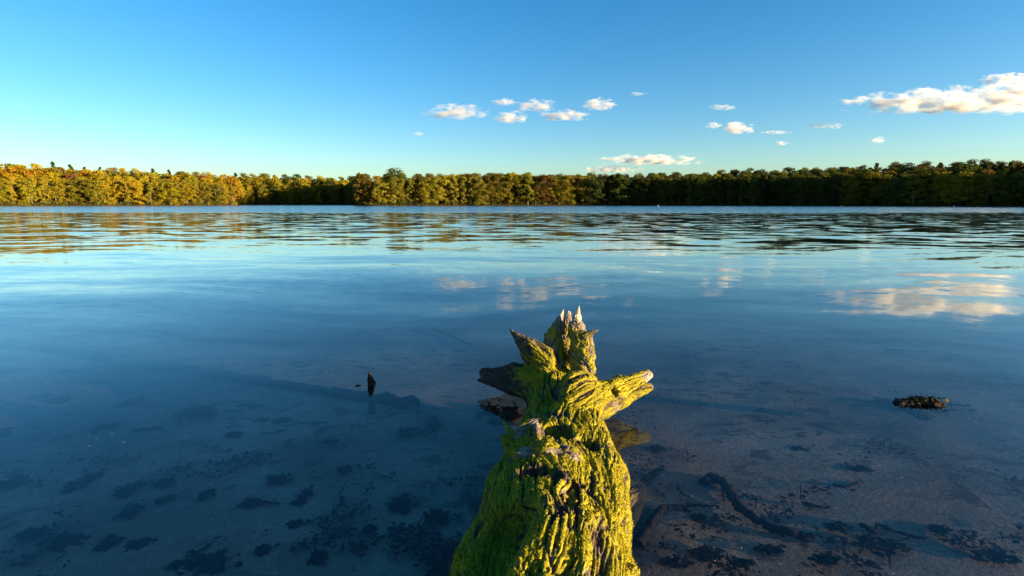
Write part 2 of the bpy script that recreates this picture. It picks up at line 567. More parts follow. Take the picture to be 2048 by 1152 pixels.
TINTS = {  # leaf colours of the kinds of tree
    'golden yellow': (0.312, 0.223, 0.014), 'orange': (0.307, 0.167, 0.014), 'rusty brown': (0.163, 0.076, 0.024), 'olive green': (0.168, 0.145, 0.017),
    'yellow-green': (0.246, 0.196, 0.017), 'dark green': (0.051, 0.060, 0.015), 'pine green': (0.030, 0.042, 0.013), 'dull bronze': (0.121, 0.081, 0.018), 'mid green': (0.079, 0.091, 0.018)}
def mix_for(u, row):
    if u < 480:
        if row == 0: return [('yellow-green', 5), ('golden yellow', 3), ('olive green', 4)]
        if row == 3: return [('pine green', 3), ('golden yellow', 2), ('olive green', 2), ('orange', 1)]
        return [('orange', 1.8), ('golden yellow', 4), ('rusty brown', 0.8), ('olive green', 3.5), ('yellow-green', 2.5), ('dark green', 0.8)]
    if u < 715:
        return [('yellow-green', 3), ('golden yellow', 2), ('olive green', 3), ('dark green', 2)]
    if u < 1180:
        if row == 0: return [('olive green', 5), ('yellow-green', 2), ('dull bronze', 2)]
        return [('olive green', 3), ('dull bronze', 3), ('golden yellow', 1.2), ('mid green', 1)]
    if u < 1720:
        return [('mid green', 3), ('dark green', 4), ('olive green', 1.5), ('dull bronze', 1)]
    if row == 0: return [('olive green', 4), ('yellow-green', 2), ('mid green', 2)]
    return [('dark green', 4), ('dull bronze', 2), ('pine green', 2), ('mid green', 2)]

rng = np.random.RandomState(5)
rows_d = [2.5, 15.0, 32.0, 55.0]
ROWNAME = ['at the waterline', 'in the second row', 'in the upper rows', 'on the skyline']
STEP_M = [4.7, 7.8, 9.4, 7.8]
trees = []
for r, d0 in enumerate(rows_d):
    u = -30.0
    while u < 2080:
        y0 = shore_y(u)
        stp = STEP_M[r] / (y0 + d0) * FPX * (0.75 + 0.5 * rng.rand())
        u += stp
        d = d0 + (rng.rand() - 0.5) * (3.0 if r == 0 else 9.0)
        y = shore_y(u) + d
        v = interp(FRONT, u) + (interp(SKY, u) - interp(FRONT, u)) * (r / 3.0)
        v += rng.normal() * (3.0 if r == 0 else 1.7)
        g = float(ground(u, d))
        h = v_to_z(v, y) - g
        nm, wt = zip(*mix_for(u, r))
        cname = nm[rng.choice(len(nm), p=np.array(wt) / sum(wt))]
        kind = 'pine' if cname == 'pine green' else ('slim' if (rng.rand() < (0.35 if r == 0 else 0.15)) else 'broad')
        trees.append(dict(u=u, y=y, z=g, h=max(7.5, h), row=r, cname=cname, kind=kind))
# the round green crown that stands above the others left of the middle
trees.append(dict(u=788, y=shore_y(788) + 30, z=float(ground(788, 30)), h=v_to_z(338, shore_y(788) + 30) - float(ground(788, 30)), row=9, cname='mid green', kind='broad'))

def ordinal(k):
    return '%d%s' % (k, 'th' if 10 <= k % 100 <= 20 else {1: 'st', 2: 'nd', 3: 'rd'}.get(k % 10, 'th'))

KINDWORD = {'broad': 'broadleaf tree', 'slim': 'slender broadleaf tree', 'pine': 'pine'}
NAMEWORD = {'broad': 'broadleaf_tree', 'slim': 'slender_tree', 'pine': 'pine_tree'}
count = {}
for t in sorted(trees, key=lambda a: (a['row'], a['u'])):
    tme, cme = VARS[t['kind']][rng.randint(len(VARS[t['kind']]))]
    e = empty(NAMEWORD[t['kind']], (world_x(t['u'], t['y']), t['y'], t['z'] - 0.1), rng.rand() * 6.28)
    s = t['h'] / TREE_H
    wd = s * (1.08 + 0.34 * rng.rand())
    if t['h'] < 11: wd *= 1.15
    if t['row'] == 9: wd *= 1.25
    e.scale = (wd, wd, s)
    link('trunk', tme, e)
    c = link('crown', cme, e)
    b = np.array(TINTS[t['cname']]) * (0.85 + 0.3 * rng.rand()) * (1 + 0.05 * rng.normal(size=3))
    c.color = (*np.clip(b, 0.008, 0.6), 1.0)
    if t['row'] == 9:
        lab = 'tall round green tree standing above the skyline left of the middle'
    else:
        key = (t['row'], t['cname'], t['kind'])
        count[key] = count.get(key, 0) + 1
        lab = '%s %s %s, %s such from the left' % (t['cname'], KINDWORD[t['kind']], ROWNAME[t['row']], ordinal(count[key]))
    tag(e, lab, 'tree', 'trees along the far shore')

def make_far_wood():
    """the rest of the wood: depth behind the rows and the banks outside the picture"""
    spots = []
    rg = np.random.RandomState(21)
    for d0 in (8.0, 24.0, 44.0, 72.0, 90.0):
        u = -60.0
        while u < 2110:
            y = shore_y(u) + d0 + rg.normal() * 3
            u += 8.5 / y * FPX * (0.7 + 0.6 * rg.rand())
            y = shore_y(u) + d0 + rg.normal() * 3
            g = float(ground(u, d0))
            top = v_to_z((interp(SKY, u) + 5 if d0 > 10 else interp(FRONT, u)) + abs(rg.normal()) * 2, y)
            spots.append((u, y, g, min(15.5, max(7.0, top - g)) if d0 < 60 else max(7.0, top - g - 1.5)))
    for u0, u1 in ((2110, 3300), (-1300, -60)):
        for d0 in (3.0, 14.0, 28.0, 46.0):
            u = u0
            while u < u1:
                y = shore_y(u) + d0
                u += 8.0 / y * FPX * (0.7 + 0.6 * rg.rand())
                y = shore_y(u) + d0 + rg.normal() * 2
                g = float(ground(u, d0))
                spots.append((u, y, g, 13 + 5 * rg.rand()))
    for k in range(9):                      # flank of the wooded point beside the bay
        y = 262 + 8 * k
        u = 722 + 6 * (k % 3)
        spots.append((u, y, 1.0 + 0.03 * (y - 256), 14.6 + 1.5 * rg.rand()))
    tmpl = []
    for k in range(5):
        me = VARS['broad'][k][1] if k < 4 else VARS['pine'][0][1]
        co = np.empty(len(me.vertices) * 3, np.float32); me.vertices.foreach_get('co', co)
        co = co.reshape(-1, 4, 3)[::4]
        ctr = co.mean(1, keepdims=True)
        tmpl.append(ctr + (co - ctr) * 1.9)
    VV, CC = [], []
    for (u, y, g, h) in spots:
        t = tmpl[rg.randint(5)]
        a = rg.rand() * 6.28; s = h / TREE_H; w = s * (1.0 + 0.3 * rg.rand())
        q = t.reshape(-1, 3)
        x2 = (q[:, 0] * math.cos(a) - q[:, 1] * math.sin(a)) * w + world_x(u, y)
        y2 = (q[:, 0] * math.sin(a) + q[:, 1] * math.cos(a)) * w + y
        VV.append(np.stack([x2, y2, q[:, 2] * s + g], 1))
        nm, wt = zip(*mix_for(u, 2))
        b = np.array(TINTS[nm[rg.choice(len(nm), p=np.array(wt) / sum(wt))]]) * (0.85 + 0.3 * rg.rand())
        CC.append(np.tile(np.array((*b, 1.0)), (len(q), 1)))
    VV = np.concatenate(VV); CC = np.concatenate(CC).astype(np.float32)
    me = mesh_from('distant_wood', VV, np.arange(len(VV)).reshape(-1, 4), False)
    at = me.attributes.new('tint', 'FLOAT_COLOR', 'POINT')
    at.data.foreach_set('color', CC.ravel())
    o = link('distant_wood', me, None, LEAF_MASS)
    tag(o, 'dense mass of autumn wood behind the shoreline trees', kind='stuff')

make_far_wood()

def make_undergrowth():
    """low bushes and hanging twigs that close the foot of the wood"""
    rg = np.random.RandomState(33)
    N = 26000
    u = -80 + 2230 * rg.rand(N)
    lump = 0.5 + 0.5 * np.clip(fbm(np.stack([u * 0.045, 0 * u, 0 * u + 3.1], 1), 3) * 1.6, -1, 1)
    d = 0.2 + 3.2 * rg.rand(N) ** 1.5
    y = np.array([shore_y(a) for a in u]) + d
    x = (u - 1024) / FPX * (y * CP + CAM_H * SP)
    z = 0.15 + (0.5 + 2.6 * lump) * rg.rand(N) ** 1.3
    c = np.stack([x, y, z], 1)
    nrm = rg.normal(size=(N, 3)); nrm /= np.linalg.norm(nrm, axis=1)[:, None]
    a = np.cross(nrm, rg.normal(size=(N, 3))); a /= np.linalg.norm(a, axis=1)[:, None]
    b = np.cross(nrm, a); s = (0.14 + 0.14 * rg.rand(N))[:, None]
    V = np.stack([c + a * s, c + b * s * .7, c - a * s, c - b * s * .7], 1).reshape(-1, 3)
    me = mesh_from('shore_undergrowth', V, np.arange(N * 4).reshape(N, 4), False)
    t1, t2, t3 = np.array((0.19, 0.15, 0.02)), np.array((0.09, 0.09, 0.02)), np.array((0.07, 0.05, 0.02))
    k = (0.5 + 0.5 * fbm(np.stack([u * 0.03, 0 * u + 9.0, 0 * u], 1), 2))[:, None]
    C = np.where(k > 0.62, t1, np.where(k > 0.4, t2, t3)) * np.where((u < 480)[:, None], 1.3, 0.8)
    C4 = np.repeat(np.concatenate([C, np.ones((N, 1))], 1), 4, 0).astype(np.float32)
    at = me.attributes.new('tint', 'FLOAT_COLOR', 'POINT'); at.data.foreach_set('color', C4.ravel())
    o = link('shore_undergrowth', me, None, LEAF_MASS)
    tag(o, 'low bushes closing the foot of the wood along the waterline', kind='stuff')

make_undergrowth()

# ------------------------------------------------------------------ mossy driftwood log
def smin(a, b, k):
    h = np.clip(0.5 + 0.5 * (b - a) / k, 0, 1)
    return b + (a - b) * h - k * h * (1 - h)

def smax(a, b, k): return -smin(-a, -b, k)

def cone_d(X, a, b, ra, rb, squash=None):
    """tapered limb from a to b; squash = (direction, factor) flattens it"""
    a = np.asarray(a, np.float32); b = np.asarray(b, np.float32)
    ab = b - a
    pa = [X[i] - a[i] for i in range(3)]
    t = np.clip((pa[0] * ab[0] + pa[1] * ab[1] + pa[2] * ab[2]) / float(ab @ ab), 0, 1)
    q = [pa[i] - t * ab[i] for i in range(3)]
    if squash is not None:
        n = np.asarray(squash[0], np.float32); n = n / np.linalg.norm(n)
        k = (q[0] * n[0] + q[1] * n[1] + q[2] * n[2]) * (squash[1] - 1)
        q = [q[i] + k * n[i] for i in range(3)]
    return np.sqrt(q[0] ** 2 + q[1] ** 2 + q[2] ** 2) - (ra + (rb - ra) * t)

def ball_d(X, c, r, sc=(1, 1, 1)):
    return (np.sqrt(sum(((X[i] - c[i]) / sc[i]) ** 2 for i in range(3))) - r) * min(sc)

# (part name, a, b, radius a, radius b, flattening, blend)
AX = [(-0.03, -0.5, -0.06), (0.10, 1.45, -0.04), (0.155, 1.9, -0.03), (0.222, 2.42, -0.01), (0.275, 3.0, 0.035)]
AR = [0.29, 0.285, 0.265, 0.19, 0.155]
LOG = []
MEMBER = []
def limb(k, nm, a, b, ra, rb, sq=None, bl=0.03):
    LOG.append((nm, np.asarray(a, float), np.asarray(b, float), ra, rb, sq, bl)); MEMBER.append(k)
for i in range(4):
    limb(0, 'trunk', AX[i], AX[i + 1], AR[i], AR[i + 1], None, 0.05)
# left root with a broken, forked end
limb(1, 'root', P(1098, 772, 2.98), P(1020, 760, 3.12), 0.125, 0.085, None, 0.07)
limb(1, 'root', P(1020, 756, 3.12), P(967, 746, 3.20), 0.070, 0.030, None, 0.03)
limb(1, 'root', P(1020, 766, 3.10), P(957, 760, 3.16), 0.060, 0.010, None, 0.03)
limb(1, 'root', P(1040, 742, 3.12), P(1028, 736, 3.13), 0.045, 0.035, None, 0.03)
# raised spike
limb(2, 'root', P(1096, 728, 3.04), P(1062, 702, 3.10), 0.090, 0.068, ((0.2, 1, 0), 1.1), 0.05)
limb(2, 'root', P(1062, 702, 3.10), P(1019, 659, 3.20), 0.066, 0.007, ((0.2, 1, 0), 1.2), 0.015)
# upright plates around a hollow
limb(3, 'stump_plate', P(1100, 725, 3.12), P(1108, 672, 3.20), 0.080, 0.050, ((0.25, 1, 0.1), 1.4), 0.04)
limb(3, 'stump_plate', P(1108, 672, 3.20), P(1127, 619, 3.28), 0.048, 0.006, ((0.25, 1, 0.1), 1.4), 0.015)
limb(3, 'stump_plate', P(1100, 690, 3.20), P(1089, 668, 3.22), 0.030, 0.006, None, 0.015)
limb(3, 'stump_plate', P(1132, 720, 3.22), P(1136, 626, 3.34), 0.090, 0.018, ((0, 1, 0), 2.2), 0.03)
limb(4, 'stump_plate', P(1162, 715, 3.08), P(1155, 660, 3.14), 0.078, 0.052, ((-0.5, 1, 0), 1.2), 0.05)
limb(4, 'stump_plate', P(1151, 658, 3.15), P(1158, 611, 3.20), 0.050, 0.006, ((-0.5, 1, 0), 1.2), 0.02)
limb(4, 'stump_plate', P(1166, 752, 2.98), P(1174, 680, 3.08), 0.072, 0.035, None, 0.04)
limb(4, 'stump_plate', P(1143, 668, 3.18), P(1141, 634, 3.24), 0.030, 0.005, None, 0.01)
limb(4, 'stump_plate', P(1176, 722, 3.04), P(1186, 706, 3.04), 0.026, 0.005, None, 0.015)
limb(4, 'stump_plate', P(1176, 765, 2.92), P(1188, 738, 2.96), 0.045, 0.014, None, 0.03)
limb(5, 'horn', P(1166, 672, 3.08), P(1197, 660, 3.05), 0.026, 0.006, None, 0.03)
# front bulge and right root with a split end
limb(6, 'root', P(1150, 818, 2.55), P(1158, 792, 2.62), 0.115, 0.125, None, 0.06)
limb(6, 'root', P(1170, 806, 2.66), P(1230, 790, 2.78), 0.112, 0.082, None, 0.05)
limb(6, 'root', P(1232, 784, 2.80), P(1297, 750, 2.90), 0.070, 0.026, None, 0.022)
limb(6, 'root', P(1232, 793, 2.79), P(1299, 773, 2.82), 0.066, 0.022, None, 0.020)
limb(6, 'root', P(1226, 778, 2.84), P(1238, 757, 2.86), 0.045, 0.022, None, 0.02)
# stubs, splinters and the lip over the hollows
limb(7, 'stub', PZ(1022, 892, 0.10), PZ(1008, 874, 0.13), 0.034, 0.018, None, 0.02)
limb(8, 'stub', PZ(1028, 872, 0.06), PZ(1004, 838, 0.10), 0.020, 0.005, None, 0.02)
limb(9, 'splinter', PZ(1078, 900, 0.20), PZ(1074, 850, 0.28), 0.022, 0.014, None, 0.012)
limb(10, 'splinter', PZ(1042, 868, 0.15), PZ(1096, 822, 0.21), 0.032, 0.012, None, 0.02)
limb(11, 'rim', PZ(1040, 920, 0.20), PZ(1095, 903, 0.235), 0.038, 0.036, None, 0.025)
limb(11, 'rim', PZ(1095, 903, 0.235), PZ(1148, 912, 0.23), 0.036, 0.030, None, 0.025)
# right flank, ridge of the lit slab, fibre bundles
limb(0, 'trunk', PZ(1180, 850, 0.10), PZ(1203, 950, 0.09), 0.070, 0.090, None, 0.06)
limb(0, 'trunk', PZ(1203, 950, 0.09), PZ(1208, 1060, 0.08), 0.090, 0.088, None, 0.06)
limb(0, 'trunk', PZ(1082, 1012, 0.225), PZ(1010, 1160, 0.21), 0.040, 0.060, None, 0.03)
limb(0, 'trunk', PZ(1040, 935, 0.19), PZ(1032, 985, 0.18), 0.026, 0.022, None, 0.015)
limb(0, 'trunk', PZ(1128, 925, 0.21), PZ(1118, 990, 0.20), 0.030, 0.024, None, 0.015)
limb(12, 'sunken_root', (0.42, 1.86, -0.03), PZ(1280, 982, -0.05), 0.065, 0.028, None, 0.03)
limb(12, 'sunken_root', (0.42, 1.86, -0.05), PZ(1270, 996, -0.06), 0.055, 0.020, None, 0.03)
limb(13, 'stub', PZ(1235, 1172, 0.05), PZ(1267, 1142, 0.11), 0.035, 0.020, None, 0.02)
CARVE = [  # hollows: a, b, radius a, radius b, blend
    (P(1130, 628, 3.22), P(1128, 690, 3.10), 0.030, 0.050, 0.02),
    (P(1128, 690, 3.10), P(1120, 730, 2.98), 0.045, 0.050, 0.03),
    (PZ(1100, 770, 0.24), PZ(1078, 815, 0.22), 0.070, 0.055, 0.05),
    (PZ(1116, 858, 0.19), PZ(1114, 882, 0.18), 0.072, 0.066, 0.015),
    (PZ(1172, 886, 0.18), PZ(1180, 906, 0.175), 0.045, 0.038, 0.012),
    (PZ(1058, 946, 0.22), PZ(1088, 942, 0.23), 0.030, 0.036, 0.012),
    (PZ(1112, 960, 0.23), PZ(1108, 940, 0.24), 0.018, 0.026, 0.012),
    (PZ(1148, 960, 0.23), PZ(1134, 1040, 0.225), 0.022, 0.010, 0.012),
    (PZ(1180, 990, 0.20), PZ(1190, 1060, 0.20), 0.014, 0.008, 0.012),
    (PZ(1005, 1030, 0.23), PZ(905, 1170, 0.22), 0.11, 0.13, 0.06),
    (P(1218, 768, 2.68), P(1226, 786, 2.70), 0.025, 0.028, 0.015),
    (P(1306, 764, 2.82), P(1258, 776, 2.74), 0.020, 0.008, 0.008),
    (P(1306, 750, 2.84), P(1280, 757, 2.82), 0.010, 0.004, 0.006),
    (P(956, 752, 3.12), P(990, 754, 3.06), 0.014, 0.005, 0.008),
    (PZ(1135, 1120, 0.25), PZ(1120, 1170, 0.25), 0.024, 0.032, 0.02),
]

def make_log_material():
    m, n, l = mat_new('mossy_wood')
    geo = n.new('ShaderNodeNewGeometry'); pos = geo.outputs['Position']
    at = n.new('ShaderNodeAttribute'); at.attribute_name = 'moss'
    ap = n.new('ShaderNodeAttribute'); ap.attribute_name = 'pale'
    fib = noise_n(n, l, mapping_n(n, l, pos, (1.0, 0.22, 1.0)), 120.0, 4, 0.6)
    big = noise_n(n, l, pos, 14.0, 4, 0.6)
    fine = noise_n(n, l, pos, 260.0, 3, 0.7)
    wood = ramp_n(n, l, fib.outputs[0], [(0.30, (0.020, 0.013, 0.009)), (0.55, (0.07, 0.045, 0.028)), (0.75, (0.16, 0.105, 0.065))])
    pale = ramp_n(n, l, fib.outputs[0], [(0.28, (0.15, 0.115, 0.085)), (0.55, (0.38, 0.32, 0.25)), (0.75, (0.52, 0.46, 0.38))])
    wood = mix_col(n, l, ap.outputs['Fac'], wood, pale)
    moss = ramp_n(n, l, big.outputs[0], [(0.30, (0.21, 0.18, 0.008)), (0.5, (0.35, 0.29, 0.009)), (0.7, (0.46, 0.36, 0.013))])
    dead = noise_n(n, l, pos, 38.0, 5, 0.65)
    moss = mix_col(n, l, maprange(n, l, dead.outputs[0], 0.56, 0.70, 0.0, 0.85), moss, (0.16, 0.105, 0.03))
    moss = mix_col(n, l, maprange(n, l, fine.outputs[0], 0.38, 0.62, 0.75, 0.0), moss, (0.05, 0.047, 0.009))
    mf = math_n(n, l, 'ADD', at.outputs['Fac'], math_n(n, l, 'MULTIPLY', math_n(n, l, 'SUBTRACT', fine.outputs[0], 0.5), 0.9))
    c = mix_col(n, l, maprange(n, l, mf, 0.38, 0.58, 0, 1, True), wood, moss)
    aw = n.new('ShaderNodeAttribute'); aw.attribute_name = 'wet_dark'
    c = mix_col(n, l, math_n(n, l, 'MULTIPLY', aw.outputs['Fac'], 0.8), c, (0.02, 0.016, 0.012))
    b = n.new('ShaderNodeBsdfPrincipled')
    l.new(c, b.inputs['Base Color'])
    b.inputs['Roughness'].default_value = 0.85
    b.inputs['Specular IOR Level'].default_value = 0.2
    bp = n.new('ShaderNodeBump'); bp.inputs['Strength'].default_value = 0.8; bp.inputs['Distance'].default_value = 0.006
    l.new(math_n(n, l, 'ADD', fib.outputs[0], fine.outputs[0]), bp.inputs['Height'])
    l.new(bp.outputs[0], b.inputs['Normal'])
    out_node(n, l, b.outputs[0])
    return m

def make_log():
    h = 0.0075
    lo, hi = np.array((-0.42, -0.45, -0.24)), np.array((0.95, 3.46, 0.64))
    n = np.ceil((hi - lo) / h).astype(int)
    ax = [np.arange(n[i], dtype=np.float32) * h + np.float32(lo[i]) for i in range(3)]
    F = np.full(tuple(n), 9.0, np.float32)
    def box(a, b, r):
        mn = np.minimum(a, b) - r; mx = np.maximum(a, b) + r
        i0 = np.clip(((mn - lo) / h).astype(int), 0, n - 1); i1 = np.clip(((mx - lo) / h).astype(int) + 2, 1, n)
        s = tuple(slice(i0[i], i1[i]) for i in range(3))
        X = [ax[0][s[0]][:, None, None], ax[1][s[1]][None, :, None], ax[2][s[2]][None, None, :]]
        return s, X
    for (nm, a, b, ra, rb, sq, k) in LOG:
        a = np.asarray(a); b = np.asarray(b)
        s, X = box(a, b, max(ra, rb) + 0.16)
        F[s] = smin(F[s], cone_d(X, a, b, ra, rb, sq), k)
    for (a, b, ra, rb, k) in CARVE:
        s, X = box(np.asarray(a), np.asarray(b), max(ra, rb) + 0.12)
        F[s] = smax(F[s], -cone_d(X, a, b, ra, rb), k)
    V, Q = surface_net(F, lo, h)
    del F
    me = mesh_from('tmp', V, Q)
    ob = link('tmp', me)
    md = ob.modifiers.new('s', 'SUBSURF'); md.levels = 1; md.render_levels = 1
    bpy.context.view_layer.update()
    dg = bpy.context.evaluated_depsgraph_get()
    me2 = bpy.data.meshes.new_from_object(ob.evaluated_get(dg))
    bpy.data.objects.remove(ob)
    nv = len(me2.vertices)
    V = np.empty(nv * 3, np.float32); me2.vertices.foreach_get('co', V); V = V.reshape(-1, 3).astype(float)
    N = np.empty(nv * 3, np.float32); me2.vertices.foreach_get('normal', N); N = N.reshape(-1, 3).astype(float)
    nq = len(me2.polygons)
    Q = np.empty(nq * 4, np.int32); me2.loops.foreach_get('vertex_index', Q); Q = Q.reshape(-1, 4)
    bpy.data.meshes.remove(me2)
    # nearest limb, and the direction of the grain
    X = [V[:, 0], V[:, 1], V[:, 2]]
    best = np.full(nv, 9.0); part = np.zeros(nv, int); W = np.zeros((nv, 3)); ws = np.zeros(nv); rloc = np.zeros(nv)
    for i, (nm, a, b, ra, rb, sq, k) in enumerate(LOG):
        d = cone_d(X, a, b, ra, rb, sq)
        g = d < best
        best[g] = d[g]; part[g] = i
        ab = b - a; tt = np.clip((V - a) @ ab / (ab @ ab), 0, 1); rloc[g] = (ra + (rb - ra) * tt)[g]
        dr = np.asarray(b) - np.asarray(a); dr = dr / np.linalg.norm(dr)
        if dr[1] < 0 and abs(dr[1]) > 0.5: dr = -dr
        w = np.exp(-np.clip(d, -0.05, 1) / 0.02)
        W += w[:, None] * dr; ws += w
    mem = np.array(MEMBER)
    holes = [(0.5 * (np.asarray(a) + np.asarray(b)), max(ra, rb)) for (a, b, ra, rb, k) in CARVE[2:9]]
    def grain_set(q, D, o):
        al = (q @ D)[:, None] * D
        tr = q - al
        G = lambda f, st: pnoise(tr * f + al * (f / st) + o)
        return G(18.0, 13.0), G(44.0, 16.0), G(100.0, 18.0)
    warp = np.stack([fbm(V * 2.6 + 3.1, 2), 0.3 * fbm(V * 2.6 + 41.0, 2), fbm(V * 2.6 + 77.0, 2)], 1) * 0.035
    for hc, hr in holes:                       # the grain bends round the knot holes
        d = V - hc; r = np.linalg.norm(d, axis=1)[:, None] + 1e-6
        warp -= d / r * np.exp(-(r / (hr + 0.05)) ** 2) * 0.03
    D0 = np.array((0.10, 0.99, 0.02)); D0 /= np.linalg.norm(D0)
    g1, g2, g3 = grain_set(V - np.array((0.1, 1.5, 0)) + warp, D0, 5.0)
    d_tr = np.min([cone_d(X, a, b, ra, rb, sq) for (nm, a, b, ra, rb, sq, k), mm in zip(LOG, MEMBER) if mm == 0], axis=0)
    for kk in sorted(set(MEMBER) - {0}):
        ii = [i for i, mm in enumerate(MEMBER) if mm == kk]
        dk = np.min([cone_d(X, *LOG[i][1:6]) for i in ii], axis=0)
        w = sstep(-0.02, 0.03, d_tr - dk) * (mem[part] == kk)
        sel = np.where(w > 0)[0]
        if not len(sel): continue
        dr = LOG[ii[-1]][2] - LOG[ii[0]][1]
        if kk in (6,): dr = LOG[ii[2]][2] - LOG[ii[1]][1]
        dr = dr / np.linalg.norm(dr)
        h1, h2, h3 = grain_set(V[sel] - LOG[ii[0]][1] + 0.6 * warp[sel], dr, 9.0 + kk)
        ww = w[sel]
        g1[sel] = g1[sel] * (1 - ww) + h1 * ww; g2[sel] = g2[sel] * (1 - ww) + h2 * ww; g3[sel] = g3[sel] * (1 - ww) + h3 * ww
    gr1 = np.exp(-(g1 / 0.10) ** 2); gr2 = np.exp(-(g2 / 0.13) ** 2); gr3 = np.exp(-(g3 / 0.16) ** 2)
    small = np.clip(rloc / np.where(mem[part] == 0, 0.12, 0.075), 0.08, 1.0)
    lump = fbm(V * 9.0, 3)
    patch = 0.62 + 0.38 * sstep(-0.25, 0.25, fbm(V * 4.0 + 50, 2))      # some stretches are smoother than others
    disp = small * (0.008 + 0.012 * g1 - 0.015 * gr1 * patch - 0.011 * gr2 * patch + 0.005 * lump) - 0.006 * gr3 * np.clip(rloc / 0.045, 0.15, 1) + 0.0016 * fbm(V * 110.0, 2) * np.clip(rloc / 0.03, 0.2, 1)
    V2 = V + N * disp[:, None]
    # where moss grows
    cx = 0.75 - 0.75 * gr1 * patch - 0.55 * gr2 * patch - 0.18 * gr3
    moss = 0.46 + 0.12 * N[:, 2] + 0.75 * (cx - 0.37) + 0.35 * fbm(V * 7.0 + 9, 3)
    moss -= 0.9 * sstep(0.06, -0.01, V2[:, 2])
    tip_h = sstep(0.38, 0.54, V2[:, 2] + 0.03 * lump)
    pale = np.zeros(nv)
    pale = np.maximum(pale, tip_h)
    wet_dark = sstep(0.075, 0.03, V2[:, 2] + 0.015 * lump)
    moss -= 1.2 * tip_h
    pr = np.linalg.norm(V2 - P(1302, 758, 2.87), axis=1)
    e = sstep(0.085, 0.02, pr + 0.03 * g2); pale = np.maximum(pale, 0.75 * e); moss -= 0.8 * e
    # the left root and the raised spike are mostly bare wood
    for c, r in ((P(965, 752, 3.17), 0.34), (P(1025, 668, 3.2), 0.20)):
        e = sstep(r, r * 0.45, np.linalg.norm(V2 - c, axis=1)); moss -= 0.7 * e; wet_dark = np.maximum(wet_dark, e * (0.5 if r > 0.3 else 0.12)); pale = np.maximum(pale, 0.08 * e)  # same mask also darkens the left root and spike above the waterline
    # rim and splinter are worn down to wood in places
    nmv = np.array([x[0] for x in LOG])[part]
    plate = (nmv == 'stump_plate') * (0.55 + 0.8 * fbm(V * 14.0 + 31, 2))
    moss -= 0.2 * np.clip(plate, 0, 1); pale = np.maximum(pale, 0.5 * np.clip(plate, 0, 1))
    worn = ((nmv == 'rim') | (nmv == 'splinter')) * (0.35 + 0.9 * fbm(V * 11.0 + 2, 2))
    moss -= 0.8 * np.clip(worn, 0, 1); pale = np.maximum(pale, 0.7 * np.clip(worn, 0, 1))
    pale = np.clip(pale + 0.25 * sstep(0.2, 0.5, fbm(V * 16.0 + 20, 2)) * (moss < 0.5), 0, 1)
    for hc, hr in holes[1:5]:
        moss -= 0.5 * sstep(hr + 0.012, hr - 0.004, np.linalg.norm(V2 - hc, axis=1) - 0.012)
    moss = np.clip(moss, 0, 1)
    # normals of the displaced surface, kept across the cuts between the parts
    fn = np.cross(V2[Q[:, 2]] - V2[Q[:, 0]], V2[Q[:, 3]] - V2[Q[:, 1]])
    VN = np.zeros_like(V2)
    for k in range(4): np.add.at(VN, Q[:, k], fn)
    VN /= np.linalg.norm(VN, axis=1)[:, None] + 1e-12
    # the pieces: consecutive limbs that belong together
    groups = {}
    pid = {0: 'trunk'}
    member = MEMBER
    names = {0: 'trunk', 1: 'root', 2: 'root', 3: 'stump_plate', 4: 'stump_plate', 5: 'horn', 6: 'root', 7: 'stub', 8: 'stub', 9: 'splinter', 10: 'splinter',
             11: 'rim', 12: 'sunken_root', 13: 'stub'}
    labels = {1: 'bare dark broken root reaching left over the water', 2: 'pointed grey root spike', 3: 'left upright splintered plate', 4: 'right upright plate with white tip',
              6: 'thick moss covered right root with split pale end', 12: 'submerged split yellow root'}
    fpart = mem[part[Q[:, 0]]]
    mat = make_log_material()
    root = empty('driftwood_log', (0.2, 2.0, 0.0))
    tag(root, 'moss covered driftwood log with splintered roots lying in the shallows', 'log')
    V3 = V2 - np.array((0.2, 2.0, 0.0))
    for k in sorted(names):
        fq = Q[fpart == k]
        if not len(fq): continue
        ids, inv = np.unique(fq.ravel(), return_inverse=True)
        me = mesh_from(names[k], V3[ids], inv.reshape(-1, 4))
        for an, arr in (('moss', moss), ('pale', pale), ('wet_dark', wet_dark)):
            t = me.attributes.new(an, 'FLOAT', 'POINT'); t.data.foreach_set('value', arr[ids].astype(np.float32))
        me.normals_split_custom_set_from_vertices([tuple(x) for x in VN[ids]])
        o = link(names[k], me, root, mat)
        if k in labels: o['label'] = labels[k]
    # moss strands
    rg = np.random.RandomState(3)
    area = 0.5 * np.linalg.norm(fn, axis=1)
    fc = V2[Q].mean(1)
    wgt = area * np.clip(moss[Q[:, 0]] - 0.35, 0, 1) * (fc[:, 2] > 0.005) * np.clip(cx[Q[:, 0]] - 0.2, 0.02, 1)
    M = 60000
    pick = rg.choice(len(Q), M, p=wgt / wgt.sum())
    w = rg.rand(M, 4); w /= w.sum(1)[:, None]
    p0 = np.einsum('ij,ijk->ik', w, V3[Q[pick]])
    nn = VN[Q[pick, 0]] + 0.55 * rg.normal(size=(M, 3)) + np.array((0, -0.1, 0.1)); nn /= np.linalg.norm(nn, axis=1)[:, None]
    sd = np.cross(nn, rg.normal(size=(M, 3))); sd /= np.linalg.norm(sd, axis=1)[:, None]
    ln = (0.003 + 0.007 * rg.rand(M) ** 2)[:, None]; wdt = (0.0012 + 0.0012 * rg.rand(M))[:, None]
    T = np.stack([p0 - sd * wdt - nn * 0.001, p0 + sd * wdt - nn * 0.001, p0 + nn * ln], 1).reshape(-1, 3)
    me = mesh_from('moss', T, np.arange(M * 3).reshape(M, 3), False)
    m, n2, l = mat_new('moss_strands')
    geo = n2.new('ShaderNodeNewGeometry')
